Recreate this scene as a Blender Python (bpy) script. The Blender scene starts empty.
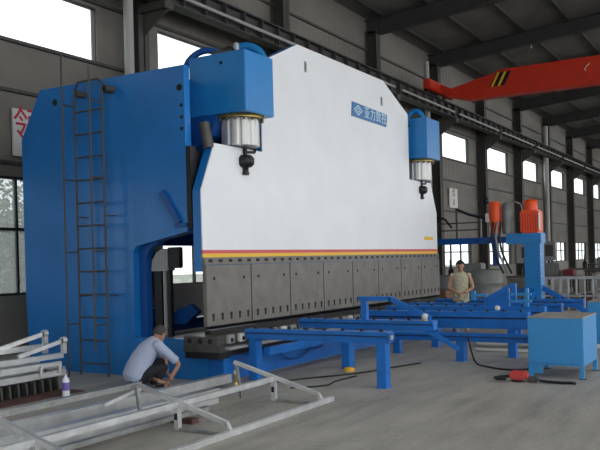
import bpy, bmesh, math, random
from math import sin, cos, pi, radians
from mathutils import Vector, Matrix
random.seed(7)
S = bpy.context.scene
C = S.collection

# ------------------------------------------------------------------ materials
def mat(name, col, rough=.5, metal=0, var=0, vscale=3, bump=0, bscale=40, coat=0, spec=.5, col2=None, stretch=None):
    m = bpy.data.materials.new(name); m.use_nodes = True
    n = m.node_tree.nodes; l = m.node_tree.links
    b = n['Principled BSDF']
    b.inputs['Base Color'].default_value = (*col, 1)
    b.inputs['Roughness'].default_value = rough
    b.inputs['Metallic'].default_value = metal
    b.inputs['Coat Weight'].default_value = coat
    b.inputs['Specular IOR Level'].default_value = spec
    if var or bump:
        g = n.new('ShaderNodeNewGeometry')
        vec = g.outputs['Position']
        if stretch:
            mp = n.new('ShaderNodeMapping'); mp.inputs['Scale'].default_value = stretch
            l.new(vec, mp.inputs['Vector']); vec = mp.outputs['Vector']
    if var:
        t = n.new('ShaderNodeTexNoise'); t.inputs['Scale'].default_value = vscale
        t.inputs['Detail'].default_value = 6; t.inputs['Roughness'].default_value = .6
        l.new(vec, t.inputs['Vector'])
        r = n.new('ShaderNodeValToRGB')
        r.color_ramp.elements[0].position = .32; r.color_ramp.elements[1].position = .68
        c2 = col2 or tuple(min(1, c*(1+var)) for c in col)
        r.color_ramp.elements[0].color = (*[c*(1-var) for c in col], 1)
        r.color_ramp.elements[1].color = (*c2, 1)
        l.new(t.outputs['Fac'], r.inputs['Fac']); l.new(r.outputs['Color'], b.inputs['Base Color'])
    if bump:
        t2 = n.new('ShaderNodeTexNoise'); t2.inputs['Scale'].default_value = bscale
        l.new(vec, t2.inputs['Vector'])
        bp = n.new('ShaderNodeBump'); bp.inputs['Strength'].default_value = bump; bp.inputs['Distance'].default_value = .02
        l.new(t2.outputs['Fac'], bp.inputs['Height']); l.new(bp.outputs['Normal'], b.inputs['Normal'])
    return m

M = {}
M['blue'] = mat('press_blue', (.008,.17,.52), .3, var=.12, vscale=1.2, bump=.03, bscale=6, spec=.5)
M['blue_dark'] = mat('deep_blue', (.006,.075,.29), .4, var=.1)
M['blue_table'] = mat('table_blue', (.008,.15,.53), .42, var=.15, vscale=4)
M['blue_box'] = mat('cabinet_blue', (.04,.27,.60), .38, var=.06, vscale=2)
M['blue_cyl'] = mat('housing_blue', (.014,.21,.54), .35, var=.06, vscale=2)
M['white'] = mat('ram_white', (.80,.82,.84), .4, var=.03, vscale=1.2)
M['red'] = mat('stripe_red', (.62,.08,.09), .5)
M['yellow'] = mat('stripe_yellow', (.85,.5,.03), .5)
M['steel_dark'] = mat('die_steel', (.085,.083,.075), .42, .35, var=.2, vscale=6, bump=.05)
M['steel_plate'] = mat('clamp_plate_steel', (.165,.154,.136), .5, .25, var=.16, vscale=4, bump=.04)
M['steel_black'] = mat('black_steel', (.012,.012,.014), .45, .2)
M['chrome'] = mat('chrome', (.62,.62,.6), .38, .6)
M['barrel'] = mat('ribbed_barrel', (.60,.60,.58), .4, .35)
M['brass'] = mat('brass', (.6,.42,.12), .35, .8)
M['galv'] = mat('galvanised_steel', (.64,.65,.65), .33, .55, var=.18, vscale=4, bump=.02, bscale=40)
M['galv_d'] = mat('weathered_galvanised_steel', (.36,.37,.36), .35, .7, var=.25, vscale=7, bump=.05)
M['hole'] = mat('hole_black', (.006,.006,.007), .7)
M['rubber'] = mat('black_rubber', (.012,.012,.013), .6)
M['wall'] = mat('corrugated_wall_grey', (.118,.110,.098), .7, var=.12, vscale=.7)
M['wall_low'] = mat('cement_wall_grey', (.26,.25,.225), .8, var=.15, vscale=1)
M['roof'] = mat('roof_sheet', (.13,.128,.118), .8, var=.25, vscale=.6)
M['beam'] = mat('dark_structural_steel', (.045,.045,.044), .6, var=.2, vscale=2)
M['column'] = mat('column_paint', (.060,.058,.054), .6, var=.15, vscale=1)
M['pipe'] = mat('pvc_pipe', (.36,.36,.34), .5)
M['crane'] = mat('crane_red', (.62,.035,.012), .45, var=.1, vscale=2)
M['orange'] = mat('motor_orange', (.85,.085,.015), .4)
M['cream'] = mat('faded_white_paint', (.62,.62,.58), .5)
M['panelgrey'] = mat('panel_grey', (.30,.31,.31), .45)
M['frame'] = mat('window_frame', (.035,.038,.04), .5)
M['banner'] = mat('banner_white', (.68,.68,.66), .6)
M['red_ink'] = mat('banner_red_ink', (.55,.02,.06), .6)
M['sign'] = mat('sign_blue', (.03,.16,.38), .4)
M['sign_ink'] = mat('sign_light_ink', (.55,.75,.88), .5)
M['greytop'] = mat('cabinet_top_grey', (.33,.31,.28), .5, var=.1)
M['rust'] = mat('red_brown_plate', (.10,.045,.035), .7, var=.3, vscale=8)
M['shirt'] = mat('pale_blue_shirt', (.40,.46,.62), .85, bump=.5, bscale=14)
M['trouser'] = mat('dark_trousers', (.012,.012,.018), .8, bump=.3, bscale=20)
M['skin'] = mat('skin', (.44,.24,.155), .55)
M['hair_grey'] = mat('grey_hair', (.065,.06,.055), .8, var=.6, vscale=60, bump=.6, bscale=120)
M['hair_black'] = mat('black_hair', (.010,.009,.009), .6, bump=.5, bscale=100)
M['camo'] = mat('khaki_print', (.38,.35,.22), .85, var=.15, vscale=22, col2=(.52,.49,.36))
M['camo2'] = mat('khaki_check_trousers', (.32,.29,.2), .85, var=.55, vscale=28, col2=(.66,.64,.52))
M['shoe'] = mat('dark_shoe', (.02,.018,.016), .6)
M['eye'] = mat('eye_dark', (.01,.008,.008), .3)
M['lip'] = mat('lip', (.30,.10,.08), .5)
M['bottle'] = mat('clear_plastic', (.75,.8,.86), .15)
M['label'] = mat('violet_label', (.18,.12,.45), .5)
M['cloth_red'] = mat('red_plastic', (.55,.06,.05), .45)
M['yellowcap'] = mat('yellow_cap', (.8,.42,.02), .5)
M['leaf'] = mat('leaf_green', (.20,.25,.13), .7, var=.5, vscale=3)
M['bark'] = mat('bark', (.10,.07,.05), .9)
M['ground'] = mat('outside_ground', (.20,.21,.17), .9, var=.2, vscale=.5)
M['tank'] = mat('tank_grey', (.20,.205,.20), .5, .2, var=.2, vscale=3)
M['maroon'] = mat('maroon_paint', (.16,.02,.03), .5)

def glass():
    m = bpy.data.materials.new('window_glass'); m.use_nodes = True
    n = m.node_tree.nodes; l = m.node_tree.links; n.clear()
    o = n.new('ShaderNodeOutputMaterial'); mx = n.new('ShaderNodeMixShader')
    t = n.new('ShaderNodeBsdfTransparent'); t.inputs[0].default_value = (.93,.95,.95,1)
    g = n.new('ShaderNodeBsdfGlossy'); g.inputs['Roughness'].default_value = .05
    mx.inputs[0].default_value = .06
    l.new(t.outputs[0], mx.inputs[1]); l.new(g.outputs[0], mx.inputs[2]); l.new(mx.outputs[0], o.inputs[0])
    return m
M['glass'] = glass()
def dusty():
    m = bpy.data.materials.new('dusty_glass'); m.use_nodes = True
    n = m.node_tree.nodes; l = m.node_tree.links; n.clear()
    o = n.new('ShaderNodeOutputMaterial'); mx = n.new('ShaderNodeMixShader')
    t = n.new('ShaderNodeBsdfTransparent'); t.inputs[0].default_value = (.72,.75,.75,1)
    g = n.new('ShaderNodeBsdfTranslucent'); g.inputs[0].default_value = (.45,.47,.47,1)
    mx.inputs[0].default_value = .3
    l.new(t.outputs[0], mx.inputs[1]); l.new(g.outputs[0], mx.inputs[2]); l.new(mx.outputs[0], o.inputs[0])
    return m
M['dusty'] = dusty()

def floor_mat():
    m = bpy.data.materials.new('concrete_floor'); m.use_nodes = True
    n = m.node_tree.nodes; l = m.node_tree.links; b = n['Principled BSDF']
    g = n.new('ShaderNodeNewGeometry')
    def noise(sc, stretch, det=8):
        mp = n.new('ShaderNodeMapping'); mp.inputs['Scale'].default_value = stretch
        t = n.new('ShaderNodeTexNoise'); t.inputs['Scale'].default_value = sc; t.inputs['Detail'].default_value = det
        l.new(g.outputs['Position'], mp.inputs['Vector']); l.new(mp.outputs['Vector'], t.inputs['Vector']); return t
    a = noise(.5, (1,1,1)); c = noise(2.2, (.35,1.6,1)); d = noise(16, (1,1,1))
    def mix(x, y, f=.5):
        k = n.new('ShaderNodeMix'); k.data_type = 'FLOAT'; k.inputs[0].default_value = f
        l.new(x, k.inputs[2]); l.new(y, k.inputs[3]); return k.outputs[0]
    v = mix(mix(a.outputs['Fac'], c.outputs['Fac'], .55), d.outputs['Fac'], .2)
    r = n.new('ShaderNodeValToRGB')
    e = r.color_ramp.elements
    e[0].position = .38; e[0].color = (.26,.243,.212,1)
    e[1].position = .62; e[1].color = (.45,.42,.37,1)
    x = e.new(.5); x.color = (.365,.341,.298,1)
    l.new(v, r.inputs['Fac']); l.new(r.outputs['Color'], b.inputs['Base Color'])
    b.inputs['Roughness'].default_value = .55
    bp = n.new('ShaderNodeBump'); bp.inputs['Strength'].default_value = .12; bp.inputs['Distance'].default_value = .01
    l.new(d.outputs['Fac'], bp.inputs['Height']); l.new(bp.outputs['Normal'], b.inputs['Normal'])
    return m
M['floor'] = floor_mat()

def wall_mat():
    # vertical ribs of the sheet cladding as bump plus faint horizontal lap lines
    m = mat('ribbed_sheet_wall', (.118,.110,.098), .65)
    n = m.node_tree.nodes; l = m.node_tree.links; b = n['Principled BSDF']
    g = n.new('ShaderNodeNewGeometry')
    w = n.new('ShaderNodeTexWave'); w.inputs['Scale'].default_value = .8; w.bands_direction = 'X'
    l.new(g.outputs['Position'], w.inputs['Vector'])
    bp = n.new('ShaderNodeBump'); bp.inputs['Strength'].default_value = .25; bp.inputs['Distance'].default_value = .04
    l.new(w.outputs['Color'], bp.inputs['Height']); l.new(bp.outputs['Normal'], b.inputs['Normal'])
    t = n.new('ShaderNodeTexNoise'); t.inputs['Scale'].default_value = .35; t.inputs['Detail'].default_value = 4
    mp = n.new('ShaderNodeMapping'); mp.inputs['Scale'].default_value = (1,1,3)
    l.new(g.outputs['Position'], mp.inputs['Vector']); l.new(mp.outputs['Vector'], t.inputs['Vector'])
    r = n.new('ShaderNodeValToRGB')
    r.color_ramp.elements[0].position = .35; r.color_ramp.elements[0].color = (.150,.140,.123,1)
    r.color_ramp.elements[1].position = .65; r.color_ramp.elements[1].color = (.205,.190,.165,1)
    l.new(t.outputs['Fac'], r.inputs['Fac']); l.new(r.outputs['Color'], b.inputs['Base Color'])
    return m
M['wall'] = wall_mat()

# ------------------------------------------------------------------ mesh builder
class MB:
    def __init__(s): s.v = []; s.f = []; s.sm = []
    def add(s, vs, fs, smooth=False):
        k = len(s.v); s.v += [Vector(v) for v in vs]; s.f += [[i+k for i in f] for f in fs]; s.sm += [smooth]*len(fs)
        return s
    def box(s, x0, x1, y0, y1, z0, z1, bev=0):
        if bev > 0:
            bm = bmesh.new(); bmesh.ops.create_cube(bm, size=1)
            bmesh.ops.scale(bm, vec=(x1-x0, y1-y0, z1-z0), verts=bm.verts)
            bmesh.ops.translate(bm, vec=((x0+x1)/2, (y0+y1)/2, (z0+z1)/2), verts=bm.verts)
            bmesh.ops.bevel(bm, geom=bm.edges[:], offset=bev, segments=2, affect='EDGES')
            return s.bm(bm)
        v = [(x0,y0,z0),(x1,y0,z0),(x1,y1,z0),(x0,y1,z0),(x0,y0,z1),(x1,y0,z1),(x1,y1,z1),(x0,y1,z1)]
        return s.add(v, [(0,3,2,1),(4,5,6,7),(0,1,5,4),(1,2,6,5),(2,3,7,6),(3,0,4,7)])
    def bm(s, bm, smooth=False):
        bm.verts.ensure_lookup_table(); bm.verts.index_update()
        s.add([v.co.copy() for v in bm.verts], [[v.index for v in f.verts] for f in bm.faces], smooth); bm.free(); return s
    def bar(s, a, b, w, h, up=(0,0,1)):
        a = Vector(a); b = Vector(b); d = (b-a).normalized(); u = Vector(up)
        if abs(d.dot(u)) > .98: u = Vector((0,1,0))
        r = d.cross(u).normalized()*w/2; t = r.cross(d).normalized()*h/2
        v = [p+i*r+j*t for p in (a,b) for i,j in ((-1,-1),(1,-1),(1,1),(-1,1))]
        return s.add(v, [(0,1,2,3),(7,6,5,4),(0,4,5,1),(1,5,6,2),(2,6,7,3),(3,7,4,0)])
    def channel(s, a, b, w, h, t=.006, up=(0,0,1)):
        # hollow rectangular tube with open ends
        a = Vector(a); b = Vector(b); d = (b-a).normalized(); u = Vector(up)
        if abs(d.dot(u)) > .98: u = Vector((0,1,0))
        r = d.cross(u).normalized(); q = r.cross(d).normalized()
        V = []
        for p in (a, b):
            for ww, hh in ((w/2, h/2), (w/2-t, h/2-t)):
                for i, j in ((-1,-1),(1,-1),(1,1),(-1,1)): V.append(p+r*i*ww+q*j*hh)
        F = []
        for i in range(4):
            j = (i+1) % 4
            F += [(i, 8+i, 8+j, j), (4+i, 4+j, 12+j, 12+i), (i, j, 4+j, 4+i), (8+i, 12+i, 12+j, 8+j)]
        return s.add(V, F)
    def tube(s, pts, r, n=10, caps=True):
        pts = [Vector(p) for p in pts]; V = []; F = []; prev = None
        R = r if isinstance(r, (list, tuple)) else [r]*len(pts)
        for i, p in enumerate(pts):
            d = (pts[min(i+1, len(pts)-1)]-pts[max(i-1, 0)]).normalized()
            if prev is None:
                u = Vector((0,0,1)) if abs(d.z) < .95 else Vector((1,0,0))
                x = d.cross(u).normalized()
            else: x = (prev-d*prev.dot(d)).normalized()
            prev = x; y = d.cross(x)
            for k in range(n): V.append(p+(x*cos(2*pi*k/n)+y*sin(2*pi*k/n))*R[i])
        for i in range(len(pts)-1):
            for k in range(n):
                F.append((i*n+k, i*n+(k+1)%n, (i+1)*n+(k+1)%n, (i+1)*n+k))
        s.add(V, F, True)
        if caps:
            s.add([V[k] for k in range(n)], [tuple(range(n))]); s.add(V[-n:], [tuple(range(n))])
        return s
    def lathe(s, prof, c, n=24):
        V = []; F = []
        for r, z in prof:
            for k in range(n): V.append((c[0]+r*cos(2*pi*k/n), c[1]+r*sin(2*pi*k/n), c[2]+z))
        for i in range(len(prof)-1):
            for k in range(n): F.append((i*n+k, i*n+(k+1)%n, (i+1)*n+(k+1)%n, (i+1)*n+k))
        s.add(V, F, True)
        s.add(V[:n], [tuple(range(n))]); s.add(V[-n:], [tuple(range(n))])
        return s
    def prism_x(s, yz, x0, x1):   # polygon in y-z extruded along x
        n = len(yz); V = [(x0,y,z) for y,z in yz]+[(x1,y,z) for y,z in yz]
        return s.add(V, [tuple(range(n)), tuple(range(2*n-1, n-1, -1))]+[(i,(i+1)%n,n+(i+1)%n,n+i) for i in range(n)])
    def prism_y(s, xz, y0, y1):
        n = len(xz); V = [(x,y0,z) for x,z in xz]+[(x,y1,z) for x,z in xz]
        return s.add(V, [tuple(range(n)), tuple(range(2*n-1, n-1, -1))]+[(i,(i+1)%n,n+(i+1)%n,n+i) for i in range(n)])
    def ball(s, c, r, sc=(1,1,1), n=14):
        bm = bmesh.new(); bmesh.ops.create_uvsphere(bm, u_segments=n, v_segments=max(6, n*2//3), radius=r)
        bmesh.ops.scale(bm, vec=sc, verts=bm.verts); bmesh.ops.translate(bm, vec=c, verts=bm.verts)
        return s.bm(bm, True)
    def build(s, name, m, parent=None, org=None):
        if org is None: org = (Vector(parent['_org']) if parent is not None and '_org' in parent else Vector((0,0,0)))
        me = bpy.data.meshes.new(name)
        me.from_pydata([v-Vector(org) for v in s.v], [], s.f)
        me.polygons.foreach_set('use_smooth', s.sm)
        bm = bmesh.new(); bm.from_mesh(me); bmesh.ops.recalc_face_normals(bm, faces=bm.faces); bm.to_mesh(me); bm.free()
        if isinstance(m, str): m = M[m]
        me.materials.append(m)
        o = bpy.data.objects.new(name, me); C.objects.link(o)
        if parent is not None: o.parent = parent; o['_org'] = list(org)
        else: o.location = org; o['_org'] = list(org)
        return o

def thing(name, label, cat, loc=(0,0,0), group=None):
    o = bpy.data.objects.new(name, None); C.objects.link(o); o.empty_display_size = .2
    o.location = loc; o['_org'] = list(loc); o['label'] = label; o['category'] = cat
    if group: o['group'] = group
    return o
def tag(o, label, cat, group=None):
    o['label'] = label; o['category'] = cat
    if group: o['group'] = group
    return o
def struct(o): o['kind'] = 'structure'; return o
def copy_tree(o, parent=None):
    c = o.copy(); C.objects.link(c)
    if parent is not None: c.parent = parent
    for ch in list(o.children): copy_tree(ch, c)
    return c
def one(name, mb, m, label, cat, base=None, group=None):   # a thing that is one mesh; origin at its base
    if base is None:
        mn = Vector([min(v[i] for v in mb.v) for i in range(3)]); mx = Vector([max(v[i] for v in mb.v) for i in range(3)])
        base = ((mn.x+mx.x)/2, (mn.y+mx.y)/2, mn.z)
    return tag(mb.build(name, m, None, base), label, cat, group)

def text_mesh(body, size, name, m, parent, origin, xdir, updir, depth=.004):
    cu = bpy.data.curves.new('t', 'FONT'); cu.body = body; cu.size = size; cu.extrude = depth
    cu.align_x = 'CENTER'; cu.align_y = 'CENTER'
    t = bpy.data.objects.new('t', cu); C.objects.link(t)
    dg = bpy.context.evaluated_depsgraph_get(); dg.update()
    me = bpy.data.meshes.new_from_object(t.evaluated_get(dg))
    bpy.data.objects.remove(t)
    X = Vector(xdir).normalized(); U = Vector(updir).normalized(); N = X.cross(U)
    mt = Matrix((X, U, N)).transposed().to_4x4()
    mt.translation = Vector(origin)-Vector(parent['_org'])
    me.transform(mt); me.materials.clear(); me.materials.append(M[m]); me.name = name
    o = bpy.data.objects.new(name, me); C.objects.link(o); o.parent = parent; o['_org'] = list(parent['_org'])
    return o

# ------------------------------------------------------------------ camera
A = radians(30.8); R = .026; H = 1.8
fwd = Vector((cos(A), sin(A), 0)); rt = Vector((sin(A), -cos(A), 0)); up = Vector((0,0,1))
cr = rt*cos(R)-up*sin(R); cu_ = up*cos(R)+rt*sin(R)
cam = bpy.data.cameras.new('camera'); co = bpy.data.objects.new('camera', cam); C.objects.link(co)
mw = Matrix((cr, cu_, -fwd)).transposed().to_4x4(); mw.translation = Vector((0,0,H)); co.matrix_world = mw
cam.sensor_width = 36; cam.lens = 48; cam.shift_y = 35/600; cam.clip_end = 400
S.camera = co

# ------------------------------------------------------------------ light
w = bpy.data.worlds.new('world'); S.world = w; w.use_nodes = True
bg = w.node_tree.nodes['Background']; bg.inputs[0].default_value = (.96,.98,1,1); bg.inputs[1].default_value = 2.05
S.view_settings.view_transform = 'Standard'; S.view_settings.look = 'None'
S.view_settings.exposure = .17; S.view_settings.gamma = 1

# ------------------------------------------------------------------ room shell
WY = 14.0; XL = -16; XR = 112; YN = -20
struct(MB().box(XL, XR, YN, WY+.2, -.15, 0).build('floor', 'floor'))
o = struct(MB().box(XL-60, XR+60, WY+.2, 90, -.35, -.2).build('floor_outside', 'ground'))

cols = [1.3, 8.3, 15.3, 22.2, 29.2, 35.9, 42.8, 50.0, 57.3, 64.7, 72.4, 79.8, 87.2, 94.6, 102]
CY = 13.5
lowwins = [(-13,-6.5),(-4.8,.6),(2.2,5.6),(6.9,14.1),(16.4,20.6),(23.3,27.6),(30.2,34.7),(37.0,41.4),(44.5,48.9),(52,56),(59.5,63.8),(67.2,71.4),(74.2,78.4),(81.5,85.8),(89,93.2),(96.4,100.6)]
upwins = [(-13,-6.5),(-4.8,.6),(2.2,5.6),(6.5,14.17),(16.4,20.9),(23.3,27.6),(30.2,34.7),(37.0,41.4),(44.5,48.7),(52,55.9),(59.5,63.7),(67.2,71.5),(74.2,78.4),(81.5,85.8),(89,93.2),(96.4,100.6)]
def wall_strip(mb, wins, z0, z1, tops):
    x = XL
    for (a, b), t in zip(wins, tops):
        mb.box(x, a, WY, WY+.2, z0, z1); x = b
        if t < z1: mb.box(a, b, WY, WY+.2, t, z1)
    mb.box(x, XR, WY, WY+.2, z0, z1)
wl = MB()
LT = [3.75 if b < 22 else 2.65 for a, b in lowwins]
wall_strip(wl, lowwins, 1.2, 3.8, LT)
wl.box(XL, XR, WY, WY+.2, 3.8, 6.7)
wall_strip(wl, upwins, 6.7, 8.0, [8.0]*len(upwins))
wl.box(XL, XR, WY, WY+.2, 8.0, 12.0)
wall_left = struct(wl.build('wall_left', 'wall'))
struct(MB().box(XL, XR, WY-.004, WY+.2, 0, 1.2).build('wall_left_base', 'wall_low'))
# horizontal girts on the cladding
g = MB()
for z in (4.0, 5.55, 6.62, 8.08, 9.2, 10.1): g.box(XL, XR, WY-.09, WY-.004, z, z+.07)
g = g.build('girt', 'column', wall_left)
struct(MB().box(XR, XR+.2, YN, WY+.2, 0, 16).build('wall_right', 'wall_low'))
# unseen wall behind the photographer; tall opening added to let light in
wb = MB(); wb.box(XL-.2, XL, YN, WY+.2, 9, 15.5); wb.box(XL-.2, XL, 4, WY+.2, 0, 9); wb.box(XL-.2, XL, YN, -12, 0, 9)
struct(wb.build('wall_back', 'wall_low'))

def window(k, x0, x1, z0, z1, nx, nz, t=.05):
    f = MB()
    f.box(x0, x1, WY+.04, WY+.14, z0, z0+t); f.box(x0, x1, WY+.04, WY+.14, z1-t, z1)
    for i in range(nx+1):
        x = x0+(x1-x0)*i/nx; x = min(max(x, x0+t/2), x1-t/2); f.box(x-t/2, x+t/2, WY+.045, WY+.135, z0, z1)
    for zz in nz: f.box(x0, x1, WY+.05, WY+.13, zz-t*.6, zz+t*.6)
    fo = struct(f.build('window_%d' % k, 'frame'))
    MB().box(x0+.01, x1-.01, WY+.085, WY+.092, z0+.01, z1-.01).build('pane', 'dusty' if x0 == 6.9 and z0 < 2 else 'glass', fo)
k = 1
for (a, b), t in zip(lowwins, LT):
    window(k, a, b, 1.2, t, 6 if a == 6.9 else 3, [2.62] if t > 3 else [2.0], .055); k += 1
for a, b in upwins:
    window(k, a, b, 6.7, 8.0, 1 if b < 40 and a > 7 or a > 20 else 2, [], .02); k += 1
k = 1
def trim(mb, m):
    global k
    o = struct(mb.build('trim_%d' % k, m)); k += 1; return o
def zr(y): return 11.45+.085*(WY-y)
for x in cols:
    m = MB(); m.box(x-.19, x+.19, CY, CY+.03, 0, 10.9); m.box(x-.19, x+.19, 13.97, 14, 0, 10.9); m.box(x-.02, x+.02, CY, 14, 0, 10.9)
    m.box(x-.16, x+.16, 12.66, CY, 8.05, 8.24); m.prism_x([(CY,8.05),(12.7,8.05),(CY,7.5)], x-.02, x+.02)
    trim(m, 'column')
for x in cols:
    m = MB()
    m.prism_x([(14.0,10.7),(12.8,10.78),(YN,10.9+.085*(14-YN)-.15),(YN,10.97+.085*(14-YN)-.15),(12.8,10.83),(14,10.75)], x-.17, x+.17)
    m.prism_x([(14.0,10.7),(12.8,10.78),(YN,10.9+.085*(14-YN)-.15),(YN,zr(YN)-.12),(14,zr(14)-.12)], x-.02, x+.02)
    m.prism_x([(YN,zr(YN)-.16),(14,zr(14)-.16),(14,zr(14)-.11),(YN,zr(YN)-.11)], x-.17, x+.17)
    trim(m, 'beam')
rm = MB(); FILL_SKX = (-14, 15); FILL_SKY = [(-18.5,-13.5),(-11.5,-6.5),(-4.5,0.5)]  # roof strips out of view, opened to add light on the floor
def roofp(mb, y0, y1, x0, x1, t=.15, dz=0): mb.prism_x([(y1,zr(y1)+dz),(y0,zr(y0)+dz),(y0,zr(y0)+t+dz),(y1,zr(y1)+t+dz)], x0, x1)
roofp(rm, YN, 14.4, FILL_SKX[1], XR+.3); roofp(rm, YN, 14.4, XL-.3, FILL_SKX[0])
e = YN
for a, b in FILL_SKY: roofp(rm, e, a, *FILL_SKX); e = b
roofp(rm, e, 14.4, *FILL_SKX)
roof = struct(rm.build('ceiling', 'roof'))
for i, (a, b) in enumerate(FILL_SKY):
    f = MB()
    for q in range(9):
        xx = FILL_SKX[0]+(FILL_SKX[1]-FILL_SKX[0])*q/8; roofp(f, a, b, xx-.05, xx+.05, .12)
    f = struct(f.build('window_%d' % (60+i), 'frame')); p = MB(); roofp(p, a, b, FILL_SKX[0], FILL_SKX[1], .01, .06); p.build('pane', 'glass', f)  # added skylight frame and pane, unseen, there to brighten the hall
y = 13.2
while y > YN+1:
    z = zr(y); MB().box(XL, XR, y-.05, y+.05, z-.16, z-.01).build('purlin', 'beam', roof); y -= 1.9

# ------------------------------------------------------------------ runway, crane
rw = thing('crane_runway', 'dark steel crane runway girder carried along the window wall', 'crane runway', (48,12.9,8.24))
m = MB(); m.box(-14, 110, 12.72, 13.08, 8.24, 8.27); m.box(-14, 110, 12.72, 13.08, 8.82, 8.86); m.box(-14, 110, 12.89, 12.91, 8.27, 8.82)
m.build('girder', 'beam', rw)
x = 16
while x < 100: MB().box(x-.02, x+.02, 12.73, 12.89, 8.27, 8.82).build('stiffener', 'column', rw); x += .9
MB().box(-14, 110, 12.87, 12.93, 8.86, 8.93).build('rail', 'steel_dark', rw)
for a in range(len(cols)-1):
    MB().box(cols[a]+.35, cols[a+1]-.35, 12.64, 12.70, 8.42, 8.50).build('conductor_rail', 'pipe', rw)
    xx = (cols[a]+cols[a+1])/2; MB().box(xx-.03, xx+.03, 12.69, 12.89, 8.44, 8.48).build('conductor_bracket', 'column', rw)

cr_ = thing('overhead_crane', 'red overhead travelling crane girder spanning the hall under the roof', 'crane', (33.7,12.9,8.93))
m = MB(); m.prism_x([(12.55,9.36),(12.05,9.12),(10.8,9.4),(9.8,9.59),(-17.5,9.59),(-17.5,8.53),(11.36,8.53),(12.0,8.72),(12.55,8.98)], 33.5, 34.05)
m.build('girder', 'crane', cr_)
MB().box(33.42, 34.13, 10.0, -17.4, 9.59, 9.62).build('top_flange', 'crane', cr_)
m = MB(); m.box(32.2, 35.4, 12.56, 12.84, 9.0, 9.42, .03); m.build('end_truck', 'crane', cr_)
for x in (32.7, 34.9):
    MB().tube([(x,12.84,9.09),(x,12.96,9.09)], .155, 20).build('wheel', 'steel_black', cr_)
hz = MB(); hz.prism_x([(10.35,8.95),(9.72,8.95),(9.42,9.52),(10.05,9.52)], 33.488, 33.502); hz = hz.build('hazard_marking', 'steel_black', cr_)
m = MB()
for d in (.05, .34): m.prism_x([(10.35-d,8.95),(10.24-d,8.95),(9.94-d,9.52),(10.05-d,9.52)], 33.480, 33.490)
m.build('yellow_stripe', 'yellow', hz)
m = MB(); m.bar((33.48,6.42,9.22),(33.48,6.25,9.36),.02,.09,(1,0,0)); m.box(33.47,33.5,6.40,6.47,9.10,9.18); m.build('marking', 'cream', cr_)

for x, y, r, z1, lab in ((14.47,13.25,.12,10.9,'tall pale drainpipe on the wall beside the upper left window'),(33.7,13.25,.11,10.5,'short pale drainpipe showing above the right end of the press ram'),(55.0,13.25,.17,10.4,'long pale drainpipe beyond the red motor and gantry post')):
    one('drainpipe', MB().tube([(x,y,0),(x,y,z1)], r, 14), 'pipe', lab, 'pipe')

# hanging rods under the roof
for x, y in ((36.2,9.2),(36.2,3.0),(29.2,6.3)):
    z = 10.9+.085*(14-y)
    m = MB().tube([(x-.21,y,z+.3),(x-.21,y,z-.35)], .05, 8)
    one('lamp_rod', m, 'panelgrey', {9.2:'grey rod hanging from the roof beam above the middle of the red crane',3.0:'grey rod hanging from the second roof beam near the right edge',6.3:'grey rod hanging from the nearest roof beam at the top edge'}[y], 'hanging rod')

# slogan boards on the wall
def board(x0, x1, z0, z1, chars, lab, y=13.9):
    t = thing('slogan_board', lab, 'sign', ((x0+x1)/2, y, z0))
    MB().box(x0, x1, y, y+.05, z0, z1).build('board', 'banner', t)
    n = len(chars); h = (z1-z0)/n
    for i, c in enumerate(chars):
        cx = x0+.38 if x1-x0 > 1.8 else (x0+x1)/2; sz = .78 if x1-x0 > 1.8 else min(h, (x1-x0))*.92
        text_mesh(c, sz, 'character', 'red_ink', t, (cx, y-.006, z1-(.36 if x1-x0 > 1.8 else h*(i+.5)-.02)), (1,0,0), (0,0,1))
board(11.54, 13.6, 4.18, 5.2, '领', 'white slogan board with a red character above the left window')
board(38.0, 39.15, 4.22, 5.2, '合8', 'small white board with red characters on the wall right of the ram')

# ------------------------------------------------------------------ PRESS BRAKE
XF = 9.71; PB = thing('press_brake', 'huge blue and white hydraulic press brake filling the middle of the hall', 'press brake', (14.6, 8.6, 0))
def side_frame(x0, x1, name='side_frame'):
    m = MB()
    m.prism_x([(7.45,.0),(11.40,.0),(11.47,1.2),(11.48,4.06),(10.98,4.88),(7.79,4.86),(7.79,2.29),(8.85,2.09),(8.92,2.0),(8.92,.62),(7.45,.62)], x0, x1)
    return m.build(name, 'blue', PB)
sf = side_frame(XF, XF+.14)
MB().box(XF+.0, XF+.142, 7.70, 7.79, 2.32, 3.60).build('gap_shade', 'steel_black', sf)  # black strip standing in for the dark gap between frame and ram
MB().tube([(10.02,7.58,3.58),(10.02,7.66,3.98)], .09, 14).build('return_rod', 'steel_dark', PB)
MB().box(XF+.15, XF+.34, 7.72, 8.15, 2.3, 3.55).build('ram_guide', 'steel_black', PB); sf2 = side_frame(19.35, 19.49)
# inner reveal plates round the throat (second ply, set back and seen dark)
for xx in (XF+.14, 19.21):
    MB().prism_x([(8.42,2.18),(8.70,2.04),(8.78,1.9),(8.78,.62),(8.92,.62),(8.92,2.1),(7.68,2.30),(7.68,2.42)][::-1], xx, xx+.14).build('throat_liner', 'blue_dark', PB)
# bolts, lifting holes and rib on the side frame
for y, z, r in ((7.88,4.52,.055),(10.62,4.62,.06)):
    MB().tube([(XF-.004,y,z),(XF+.002,y,z)], r, 16).build('lifting_hole', 'hole', sf)
for z in (4.24,4.06,3.88):
    MB().tube([(XF-.01,7.85,z),(XF+.001,7.85,z)], .03, 10).build('bolt', 'steel_black', sf)
MB().bar((XF-.03,8.26,2.92),(XF-.03,7.92,2.42),.10,.06,(1,0,0)).build('rib', 'blue_dark', sf)
MB().box(XF-.05, XF, 7.79, 8.02, 2.36, 2.42).build('rib', 'blue_dark', sf)
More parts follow.
